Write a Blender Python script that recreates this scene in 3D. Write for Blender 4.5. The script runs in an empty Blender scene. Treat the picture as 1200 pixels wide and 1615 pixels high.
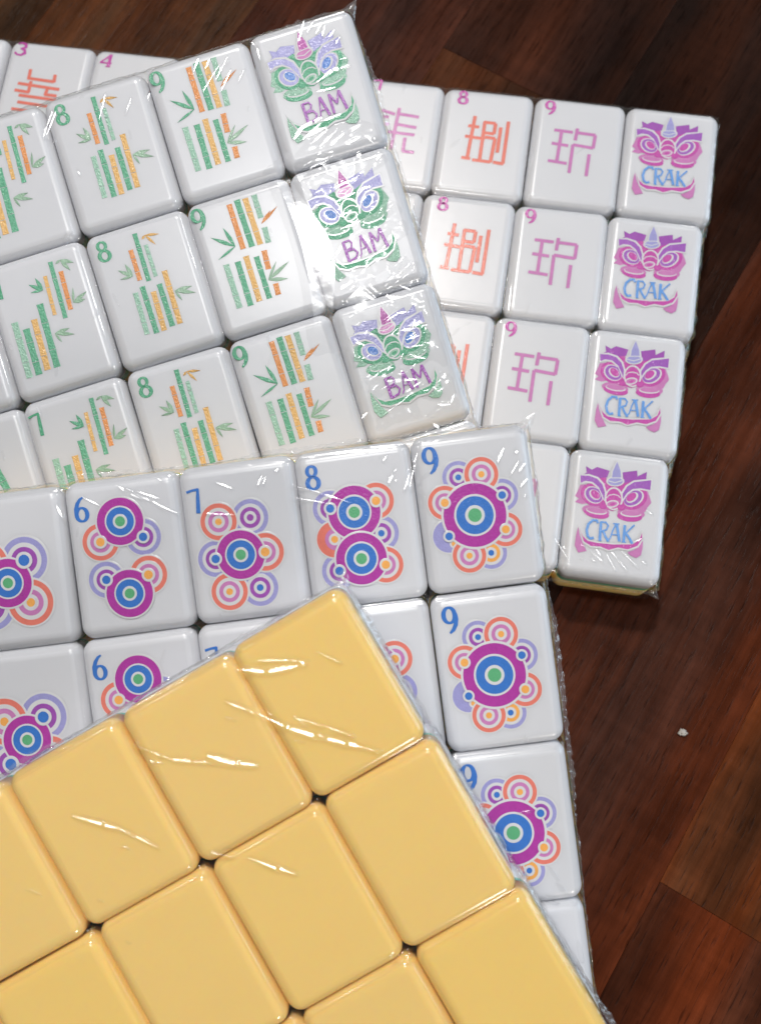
import bpy, math, random
import numpy as np
from mathutils import Matrix, Vector
random.seed(7)
rng = np.random.default_rng(7)
MM = 0.001
scene = bpy.context.scene
col = scene.collection

# ------------------------------------------------------------------ camera
CAM_LOC = (0.00940, -0.05751, 0.24822)
CAM_ROT = ((0.999284, 0.008533, 0.036852), (0.0, 0.974227, -0.225569), (-0.037827, 0.225408, 0.97353))
cd = bpy.data.cameras.new('camera')
cam = bpy.data.objects.new('camera', cd); col.objects.link(cam)
cd.sensor_fit = 'VERTICAL'; cd.sensor_height = 24.0
cd.lens = 24.0 * 1646.75 / 1615.0
cd.clip_start = 0.01; cd.clip_end = 20.0
cd.dof.use_dof = True; cd.dof.focus_distance = 0.212; cd.dof.aperture_fstop = 13.0
m = Matrix(CAM_ROT).to_4x4(); m.translation = CAM_LOC
cam.matrix_world = m
scene.camera = cam

# ------------------------------------------------------------------ light
world = bpy.data.worlds.new('World'); scene.world = world; world.use_nodes = True
bg = world.node_tree.nodes['Background']
bg.inputs[0].default_value = (0.80, 0.90, 1.0, 1); bg.inputs[1].default_value = 0.03

def lamp(name, kind, loc, energy, color, target=(0, 0, 0.02), size=None, size_y=None, shape='RECTANGLE'):
    l = bpy.data.lights.new(name, kind); l.energy = energy; l.color = color
    if kind == 'AREA':
        l.shape = shape; l.size = size
        if size_y: l.size_y = size_y
    else:
        l.shadow_soft_size = size
    o = bpy.data.objects.new(name, l); col.objects.link(o); o.location = loc
    o.rotation_euler = (Vector(target) - Vector(loc)).to_track_quat('-Z', 'Y').to_euler()
    return o
# the hard lamp beyond the table (throws the short shadows towards the viewer)
lamp('key_lamp', 'POINT', (-0.12, 0.62, 1.17), 36.0, (1.0, 0.97, 0.93), size=0.035)
# the overhead strip that mirrors in the loose film of the bamboo pack
lamp('overhead_lamp', 'AREA', (-0.0385, 0.054, 0.650), 0.85, (1.0, 0.99, 0.97), target=(-0.0098, 0.044, 0.0516), size=0.033, size_y=0.10)
# soft area lamp added round that strip to spread a sheen on the film
lamp('sheen_helper', 'AREA', (-0.030, 0.045, 0.70), 0.22, (0.93, 0.96, 1.0), target=(-0.0098, 0.044, 0.0516), size=0.19, size_y=0.21)
# two small point lamps added farther off to draw glints from the film
lamp('glint_helper', 'POINT', (0.50, 1.10, 1.00), 4.5, (1.0, 0.97, 0.93), size=0.018)
lamp('glint_helper', 'POINT', (-0.95, 0.62, 0.90), 4.5, (1.0, 0.97, 0.93), size=0.018)
# window to the right, cool and low
lamp('window_light', 'AREA', (0.95, 0.20, 0.22), 4.2, (0.68, 0.85, 1.0), size=0.5, size_y=0.6)
# the room behind the viewer
lamp('room_light', 'AREA', (0.40, -0.85, 0.30), 3.0, (1.0, 0.95, 0.88), size=0.16, size_y=0.16)
vs = scene.view_settings
vs.view_transform = 'Standard'; vs.look = 'None'; vs.exposure = 0.0; vs.gamma = 1.0
scene.cycles.transparent_max_bounces = 24; scene.cycles.max_bounces = 10

# ------------------------------------------------------------------ materials
MATS = {}
def newmat(name):
    mt = bpy.data.materials.new(name); mt.use_nodes = True
    MATS[name] = mt
    return mt, mt.node_tree.nodes, mt.node_tree.links, mt.node_tree.nodes['Principled BSDF']

def noise(n, l, scale, detail=3, vec=None, rough=0.5):
    t = n.new('ShaderNodeTexNoise'); t.inputs['Scale'].default_value = scale
    t.inputs['Detail'].default_value = detail; t.inputs['Roughness'].default_value = rough
    if vec is not None: l.new(vec, t.inputs['Vector'])
    return t

def resin(name, c, rough, sss, var=0.03, coat=0.0, rad=(1.0, 0.8, 0.55)):
    """cast tile resin: smooth, faintly uneven, a little light bleeding through"""
    mt, n, l, b = newmat(name)
    tc = n.new('ShaderNodeTexCoord')
    t = noise(n, l, 60, 4, tc.outputs['Object'])
    r = n.new('ShaderNodeMix'); r.data_type = 'RGBA'
    r.inputs[6].default_value = tuple(q * (1 - var) for q in c) + (1,)
    r.inputs[7].default_value = tuple(min(1, q * (1 + var)) for q in c) + (1,)
    l.new(t.outputs['Fac'], r.inputs[0])
    oi = n.new('ShaderNodeObjectInfo'); hs = n.new('ShaderNodeHueSaturation')          # casts differ a little from tile to tile
    for sock, lo, hi in (('Value', .98, 1.02), ('Saturation', .97, 1.03)):
        q = n.new('ShaderNodeMapRange'); l.new(oi.outputs['Random'], q.inputs[0]); q.inputs[3].default_value = lo; q.inputs[4].default_value = hi
        l.new(q.outputs[0], hs.inputs[sock])
    vo = n.new('ShaderNodeTexVoronoi'); vo.inputs['Scale'].default_value = 75; l.new(tc.outputs['Object'], vo.inputs['Vector'])     # stray specks in the cast
    sp = n.new('ShaderNodeMath'); sp.operation = 'LESS_THAN'; sp.inputs[1].default_value = 0.011; l.new(vo.outputs['Distance'], sp.inputs[0])
    mk = n.new('ShaderNodeMix'); mk.data_type = 'RGBA'; mk.inputs[7].default_value = tuple(q * .3 for q in c) + (1,)
    l.new(sp.outputs[0], mk.inputs[0]); l.new(r.outputs[2], mk.inputs[6])
    l.new(mk.outputs[2], hs.inputs['Color']); l.new(hs.outputs[0], b.inputs['Base Color'])
    b.inputs['Roughness'].default_value = rough
    b.inputs['Subsurface Weight'].default_value = sss
    b.inputs['Subsurface Radius'].default_value = rad
    b.inputs['Subsurface Scale'].default_value = 0.0016
    t2 = noise(n, l, 240, 2, tc.outputs['Object'])
    bp = n.new('ShaderNodeBump'); bp.inputs['Strength'].default_value = 0.05; bp.inputs['Distance'].default_value = 0.0004
    l.new(t2.outputs['Fac'], bp.inputs['Height']); l.new(bp.outputs['Normal'], b.inputs['Normal'])
    b.inputs['Coat Weight'].default_value = coat; b.inputs['Coat Roughness'].default_value = 0.05
    return mt
resin('white_resin', (0.695, 0.70, 0.735), 0.27, 0.5, 0.02, rad=(1.0, 1.0, 1.0))
resin('white_paint', (0.69, 0.69, 0.71), 0.2, 0.0)
resin('green_resin', (0.20, 0.58, 0.40), 0.2, 0.5)
resin('yellow_resin', (0.98, 0.662, 0.24), 0.16, 0.55, 0.02, rad=(1.0, 0.5, 0.12))

def ink(name, c, spark=0.5):
    """glossy paint filled into the engraving; a grainy bump makes it glitter"""
    mt, n, l, b = newmat(name)
    tc = n.new('ShaderNodeTexCoord')
    t = noise(n, l, 900, 2, tc.outputs['Object'])
    r = n.new('ShaderNodeMix'); r.data_type = 'RGBA'
    r.inputs[6].default_value = tuple(q * 0.88 for q in c) + (1,)
    r.inputs[7].default_value = tuple(min(1, q * 1.1) for q in c) + (1,)
    l.new(t.outputs['Fac'], r.inputs[0]); l.new(r.outputs[2], b.inputs['Base Color'])
    b.inputs['Roughness'].default_value = 0.2
    t2 = noise(n, l, 2600, 2, tc.outputs['Object'])
    bp = n.new('ShaderNodeBump'); bp.inputs['Strength'].default_value = spark; bp.inputs['Distance'].default_value = 0.0003
    l.new(t2.outputs['Fac'], bp.inputs['Height']); l.new(bp.outputs['Normal'], b.inputs['Normal'])
    return mt
for nm, c, s in (('magenta', (.45, .06, .37), .25), ('blue', (.06, .20, .60), .25), ('green', (.13, .44, .22), .25), ('red', (.80, .22, .17), .12),
              ('pink', (.60, .23, .50), .12), ('orange', (.92, .43, .12), .25), ('lavender', (.36, .35, .66), .25), ('purple', (.36, .10, .45), .25),
              ('stick_green', (.16, .47, .30), 1.0), ('stick_pale', (.38, .62, .49), 1.0), ('stick_gold', (.85, .52, .20), 1.0), ('stick_orange', (.85, .36, .14), 1.0),
              ('leaf_pale', (.34, .52, .38), .5), ('numeral_green', (.11, .40, .24), .6), ('rose', (.55, .09, .40), .3), ('sky', (.16, .36, .78), .3), ('mauve', (.36, .12, .50), .3)):
    ink(nm, c, s)

def film_mat(name, rough, gain, haze, bump, bscale):
    """clear shrink film: see-through, mirror-like by Fresnel, a trace of milky haze"""
    mt = bpy.data.materials.new(name); mt.use_nodes = True; MATS[name] = mt
    n, l = mt.node_tree.nodes, mt.node_tree.links
    n.remove(n['Principled BSDF']); out = n['Material Output']
    tr = n.new('ShaderNodeBsdfTransparent'); gl = n.new('ShaderNodeBsdfGlossy'); df = n.new('ShaderNodeBsdfDiffuse')
    gl.inputs['Roughness'].default_value = rough; df.inputs['Color'].default_value = (.85, .88, .9, 1)
    tc = n.new('ShaderNodeTexCoord')
    t = noise(n, l, bscale, 3, tc.outputs['Object'])
    bp = n.new('ShaderNodeBump'); bp.inputs['Strength'].default_value = bump; bp.inputs['Distance'].default_value = 0.0006
    l.new(t.outputs['Fac'], bp.inputs['Height']); l.new(bp.outputs['Normal'], gl.inputs['Normal'])
    # Schlick reflectance, the same from both sides of the thin sheet
    ge = n.new('ShaderNodeNewGeometry')
    dt = n.new('ShaderNodeVectorMath'); dt.operation = 'DOT_PRODUCT'; l.new(bp.outputs['Normal'], dt.inputs[0]); l.new(ge.outputs['Incoming'], dt.inputs[1])
    def mth(op, a, c):
        q = n.new('ShaderNodeMath'); q.operation = op; q.use_clamp = op != 'POWER'
        for k, v in enumerate((a, c)):
            if isinstance(v, float): q.inputs[k].default_value = v
            elif v is not None: l.new(v, q.inputs[k])
        return q.outputs[0]
    ab = mth('ABSOLUTE', dt.outputs['Value'], None)
    pw = mth('POWER', mth('SUBTRACT', 1.0, ab), 4.0)
    mu = n.new('ShaderNodeMath'); mu.operation = 'MULTIPLY_ADD'; mu.use_clamp = True
    l.new(pw, mu.inputs[0]); mu.inputs[1].default_value = 0.5; mu.inputs[2].default_value = 0.07 * gain
    m1 = n.new('ShaderNodeMixShader'); m1.inputs[0].default_value = haze
    l.new(tr.outputs[0], m1.inputs[1]); l.new(df.outputs[0], m1.inputs[2])
    m2 = n.new('ShaderNodeMixShader'); l.new(mu.outputs[0], m2.inputs[0]); l.new(m1.outputs[0], m2.inputs[1]); l.new(gl.outputs[0], m2.inputs[2])
    l.new(m2.outputs[0], out.inputs['Surface'])
    return mt
film_mat('film', 0.11, 0.65, 0.015, 0.05, 400)
film_mat('film_crimp', 0.09, 1.3, 0.10, 0.3, 1500)

def wood_mat():
    mt, n, l, b = newmat('oiled_wood')
    tc = n.new('ShaderNodeTexCoord'); oi = n.new('ShaderNodeObjectInfo')
    off = n.new('ShaderNodeVectorMath'); off.operation = 'MULTIPLY_ADD'
    rc = n.new('ShaderNodeCombineXYZ')
    for k in range(3): l.new(oi.outputs['Random'], rc.inputs[k])
    off.inputs[1].default_value = (7.3, 3.1, 0.0)
    l.new(rc.outputs[0], off.inputs[0]); l.new(tc.outputs['Object'], off.inputs[2])
    def stretched(sx, sy, scale, detail, rough=0.55):
        mp = n.new('ShaderNodeMapping'); mp.inputs['Scale'].default_value = (sx, sy, 1)
        l.new(off.outputs[0], mp.inputs['Vector'])
        return noise(n, l, scale, detail, mp.outputs[0], rough)
    band = stretched(4, 42, 1, 4)          # broad growth bands
    grain = stretched(40, 520, 1, 6, 0.65)    # fine fibre
    pore = stretched(130, 1500, 1, 2)      # open pores
    ripple = stretched(330, 60, 1, 3)      # cross figure
    def math_(op, a, c=None, clamp=False):
        q = n.new('ShaderNodeMath'); q.operation = op; q.use_clamp = clamp
        if isinstance(a, float): q.inputs[0].default_value = a
        else: l.new(a, q.inputs[0])
        if c is not None:
            if isinstance(c, float): q.inputs[1].default_value = c
            else: l.new(c, q.inputs[1])
        return q.outputs[0]
    def remap(src, a, c, x, y):
        q = n.new('ShaderNodeMapRange'); l.new(src, q.inputs[0])
        for k, v in zip((1, 2, 3, 4), (a, c, x, y)): q.inputs[k].default_value = v
        return q.outputs[0]
    f1 = remap(band.outputs['Fac'], .32, .68, .55, 1.45)
    f2 = remap(grain.outputs['Fac'], .3, .7, .72, 1.28)
    f3 = remap(pore.outputs['Fac'], .58, .68, 1.0, .55)
    f4 = remap(ripple.outputs['Fac'], .3, .7, .88, 1.12)
    blot = stretched(22, 48, 1, 3)
    f5 = remap(blot.outputs['Fac'], .3, .7, .5, 1.5)
    v = math_('MULTIPLY', math_('MULTIPLY', math_('MULTIPLY', f1, f2), math_('MULTIPLY', f3, f4)), f5)
    hue = stretched(3, 30, 1.7, 2)
    mx = n.new('ShaderNodeMix'); mx.data_type = 'RGBA'
    wr = n.new('ShaderNodeMix'); wr.data_type = 'RGBA'; wr.blend_type = 'MULTIPLY'; wr.inputs[0].default_value = 1.0
    l.new(oi.outputs['Color'], wr.inputs[6]); wr.inputs[7].default_value = (1.4, 0.95, 0.58, 1)
    l.new(remap(hue.outputs['Fac'], .4, .6, 0., 1.), mx.inputs[0])
    l.new(oi.outputs['Color'], mx.inputs[6]); l.new(wr.outputs[2], mx.inputs[7])
    vm = n.new('ShaderNodeVectorMath'); vm.operation = 'SCALE'
    l.new(mx.outputs[2], vm.inputs[0]); l.new(v, vm.inputs['Scale'])
    l.new(vm.outputs[0], b.inputs['Base Color'])
    b.inputs['Roughness'].default_value = 0.42
    l.new(remap(grain.outputs['Fac'], .3, .7, .26, .42), b.inputs['Roughness'])
    b.inputs['Specular IOR Level'].default_value = 0.05
    bp = n.new('ShaderNodeBump'); bp.inputs['Strength'].default_value = 0.4; bp.inputs['Distance'].default_value = 0.0003
    l.new(math_('MULTIPLY', f2, f3), bp.inputs['Height']); l.new(bp.outputs['Normal'], b.inputs['Normal'])
    return mt
wood_mat()
mt, n_, l_, b_ = newmat('lint'); b_.inputs['Base Color'].default_value = (.5, .47, .43, 1); b_.inputs['Roughness'].default_value = .9
mt, n_, l_, b_ = newmat('joint_glue'); b_.inputs['Base Color'].default_value = (.012, .008, .006, 1); b_.inputs['Roughness'].default_value = .7

# ------------------------------------------------------------------ helpers
def mesh_obj(name, verts, faces, mats, parent=None, midx=None, smooth=True, flat=None):
    me = bpy.data.meshes.new(name)
    me.from_pydata([tuple(v) for v in verts], [], faces)
    for q in mats: me.materials.append(MATS[q])
    if midx is not None: me.polygons.foreach_set('material_index', midx)
    if smooth:
        sm = [True] * len(faces)
        if flat:
            for k in flat: sm[k] = False
        me.polygons.foreach_set('use_smooth', sm)
    me.update()
    o = bpy.data.objects.new(name, me); col.objects.link(o)
    if parent: o.parent = parent
    return o

def tag(o, label, cat, group=None):
    o['label'] = label; o['category'] = cat
    if group: o['group'] = group

# ------------------------------------------------------------------ measured layout (millimetres)
PACK = [{'o':[82.24,96.16,17.0],'R':[[0.988953,0.148227,-0.0],
 [-0.148227,0.988953,0.0],
 [0.0,0.0,1.0]],'du':22.5958,'dv':29.8198,'sh':0.0,'rs':[1.96,0.77,-0.65,-2.09]},{'o':[-4.2,92.63,62.98],'R':[[0.959061,-0.282457,0.020498],
 [0.279506,0.932417,-0.229074],
 [0.045591,0.225425,0.973193]],'du':22.254,'dv':29.49,'sh':-0.00013,'rs':[0,0,0,0]},{'o':[30.06,3.16,59.48],'R':[[0.992545,-0.120141,0.020498],
 [0.121632,0.96578,-0.229074],
 [0.007725,0.229859,0.973193]],'du':22.2725,'dv':30.1378,'sh':-0.01165,'rs':[0,0,0,0]},{'o':[-4.3,-29.4,70.84],'R':[[0.870024,-0.492583,0.020498],
 [0.483667,0.844743,-0.229074],
 [0.095523,0.209214,0.973193]],'du':22.6343,'dv':30.4531,'sh':0.0216,'rs':[0,0,0,0]}]
DOTS = {9:{'main':[[-0.71,-0.92,5.98]],'petal':[['B',-2.88,6.43,3.11,0],
 ['B',4.86,2.1,3.11,1],
 ['S',-6.07,-4.2,3.11,1],
 ['O',1.4,-8.25,3.06,0],
 ['R',1.5,6.44,3.28,0],
 ['R',-6.05,2.07,3.23,1],
 ['R',4.68,-4.27,3.23,1],
 ['R',-2.74,-8.25,3.23,0]]},8:{'main':[[-0.87,2.62,5.01],
 [-0.68,-6.11,4.87]],'petal':[['B',-5.29,3.88,3.4,1],
 ['B',3.68,-1.93,3.4,0],
 ['B',-5.12,-7.83,3.4,1],
 ['R',3.5,4.18,3.44,1],
 ['T',-5.23,-1.91,3.44,0],
 ['R',3.73,-7.82,3.4,1]]},7:{'main':[[-1.01,-2.6,4.6]],'petal':[['P',1.67,4.03,3.52,0],
 ['B',-5.85,-2.78,3.44,1],
 ['B',1.81,-9.14,3.52,0],
 ['R',-4.4,4.01,3.52,0],
 ['R',3.66,-2.68,3.6,1],
 ['R',-4.05,-9.15,3.52,0]]},6:{'main':[[-0.81,6.51,4.49],
 [-0.75,-7.04,4.49]],'petal':[['B',3.17,3.09,3.45,1],
 ['B',-4.82,-3.97,3.45,1],
 ['R',-5.02,3.14,3.53,1],
 ['R',3.25,-4.03,3.61,1]]},5:{'main':[[-1.07,-2.14,4.61]],'petal':[['B',2.53,1.73,4.46,1],
 ['B',-4.75,-6.27,4.46,1],
 ['R',2.8,-6.24,4.39,0],
 ['R',-4.99,1.77,4.39,0]]}}
BAMS = {9:{'stick':[['o',-2.0,12.28,-1.88,2.44,1.26],
 ['g',-0.2,12.68,0.01,2.34,1.37],
 ['y',1.55,12.5,1.78,2.27,1.33],
 ['p',3.5,12.62,3.49,7.49,1.28],
 ['p',3.61,5.54,3.46,2.12,1.28],
 ['p',-6.28,0.56,-6.21,-9.03,1.37],
 ['g',-3.81,0.4,-3.88,-9.26,1.37],
 ['y',-1.84,0.99,-1.86,-8.92,1.33],
 ['g',0.21,0.24,0.27,-8.98,1.26],
 ['o',2.11,0.98,1.86,-3.13,1.26],
 ['o',2.37,-6.27,2.24,-8.81,1.26]],'leaf':[['g',-3.35,3.49,-7.64,6.71,-4.63,7.94,-7.44,1.87],
 ['o',3.27,6.36,7.36,8.81,5.81,8.45],
 ['p',1.19,-5.19,6.33,-2.82,5.08,-6.14,3.82,-2.05]]},8:{'stick':[['o',-2.1,9.34,-2.09,2.62,1.1],
 ['g',-0.31,12.34,-0.37,1.95,1.1],
 ['p',1.22,9.4,1.28,2.4,0.94],
 ['p',-3.82,0.56,-3.99,-8.56,1.18],
 ['g',-2.06,1.38,-2.03,-8.9,1.26],
 ['y',-0.15,-0.3,-0.37,-8.86,1.26],
 ['g',1.49,0.83,1.53,-8.49,1.26],
 ['y',3.29,3.14,3.19,-8.46,1.26]],'leaf':[['y',1.66,11.32,3.22,8.78,4.5,10.71,0.77,10.64],
 ['p',-3.26,3.94,-5.88,5.99,-4.11,6.81,-5.98,4.02],
 ['p',4.18,-1.59,7.86,-1.69,8.22,-3.23,5.05,-3.97]]},7:{'stick':[['y',1.76,9.28,1.36,0.8,0.92],
 ['g',3.67,11.78,3.28,-0.47,1.05],
 ['o',5.21,9.25,4.84,0.88,1.1],
 ['p',-7.17,1.93,-7.51,-10.12,1.54],
 ['g',-5.24,-0.04,-5.42,-10.07,1.58],
 ['y',-3.08,1.36,-3.44,-9.65,1.45],
 ['g',-0.99,4.05,-1.38,-9.7,1.54]],'leaf':[['p',5.77,11.48,7.17,8.75,8.35,10.11,4.57,10.93],
 ['g',0.52,6.56,-2.05,8.5,-0.32,9.41,-2.12,6.76],
 ['p',5.81,2.18,9.12,3.57,8.38,2.15,6.6,5.15],
 ['p',0.25,-2.82,3.46,-2.66,4.11,-4.17,1.13,-5.02]]}}
CRAKS = {8:[0.72,[-2.82,7.0,-3.38,-4.82],
 [-4.8,-4.7,-2.62,-4.81],
 [-4.17,4.17,-1.48,4.03],
 [-4.63,1.19,0.24,0.95],
 [-0.27,5.6,-0.32,-5.06],
 [-0.53,5.56,2.41,5.5],
 [2.41,5.5,2.32,2.58],
 [0.03,2.63,2.32,2.58],
 [0.25,1.46,2.74,1.35],
 [2.74,1.35,2.35,-5.23],
 [-2.1,-5.08,2.34,-5.15],
 [3.78,4.6,3.7,-2.44],
 [5.46,6.4,5.37,-5.27],
 [2.98,-5.15,5.57,-5.29]],9:[0.68,[-5.83,5.49,-1.29,5.37],
 [-6.06,1.8,-2.01,1.59],
 [-6.46,-2.99,-1.86,-3.25],
 [-4.01,5.38,-4.31,-3.05],
 [-0.28,6.57,-0.5,3.26],
 [-0.35,5.41,4.18,5.29],
 [4.18,5.29,4.0,1.62],
 [-0.93,2.02,3.99,1.7],
 [-0.93,2.02,-1.02,-5.74],
 [3.24,-0.08,3.12,-6.05]],7:[0.7,[0.6,6.8,0.02,-4.95],
 [-3.64,5.72,-0.25,4.92],
 [0.8,5.16,5.69,4.81],
 [-3.17,3.94,-1.63,3.97],
 [-2.49,1.98,-1.31,2.02],
 [0.84,2.18,5.47,1.83],
 [-1.39,-0.09,5.29,-0.24],
 [3.07,-1.24,3.08,-5.11],
 [2.91,-5.02,5.81,-5.01]],3:[0.71,[-4.2,6.39,-4.13,3.62],
 [-4.44,3.77,2.5,3.47],
 [2.38,5.53,2.52,3.25],
 [-6.55,2.03,4.35,1.45],
 [-3.35,2.97,-3.34,-0.27],
 [-6.99,0.02,-3.12,-0.21],
 [1.25,1.14,1.08,-0.61],
 [-5.62,-1.29,4.14,-1.62],
 [0.92,-0.37,4.05,-0.46],
 [-5.5,-3.25,2.6,-3.64],
 [-6.61,-5.33,1.38,-5.62]]}
NUM = {2:{9:[-7.7,10.21,4.95,2.96],8:[-7.86,10.0,4.71,2.94],7:[-8.56,8.4,4.68,2.4],6:[-7.92,9.56,4.61,2.81]},1:{9:[-8.97,11.13,4.46,2.9],8:[-7.58,10.69,4.45,2.93],7:[-8.85,9.76,4.94,2.4]},0:{9:[-7.45,11.47,3.76,2.63],8:[-6.33,11.81,3.71,2.8],7:[-5.72,12.63,2.92,2.24],3:[-7.95,11.86,3.77,3.16],4:[-7.66,11.25,3.53,3.05]}}
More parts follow.
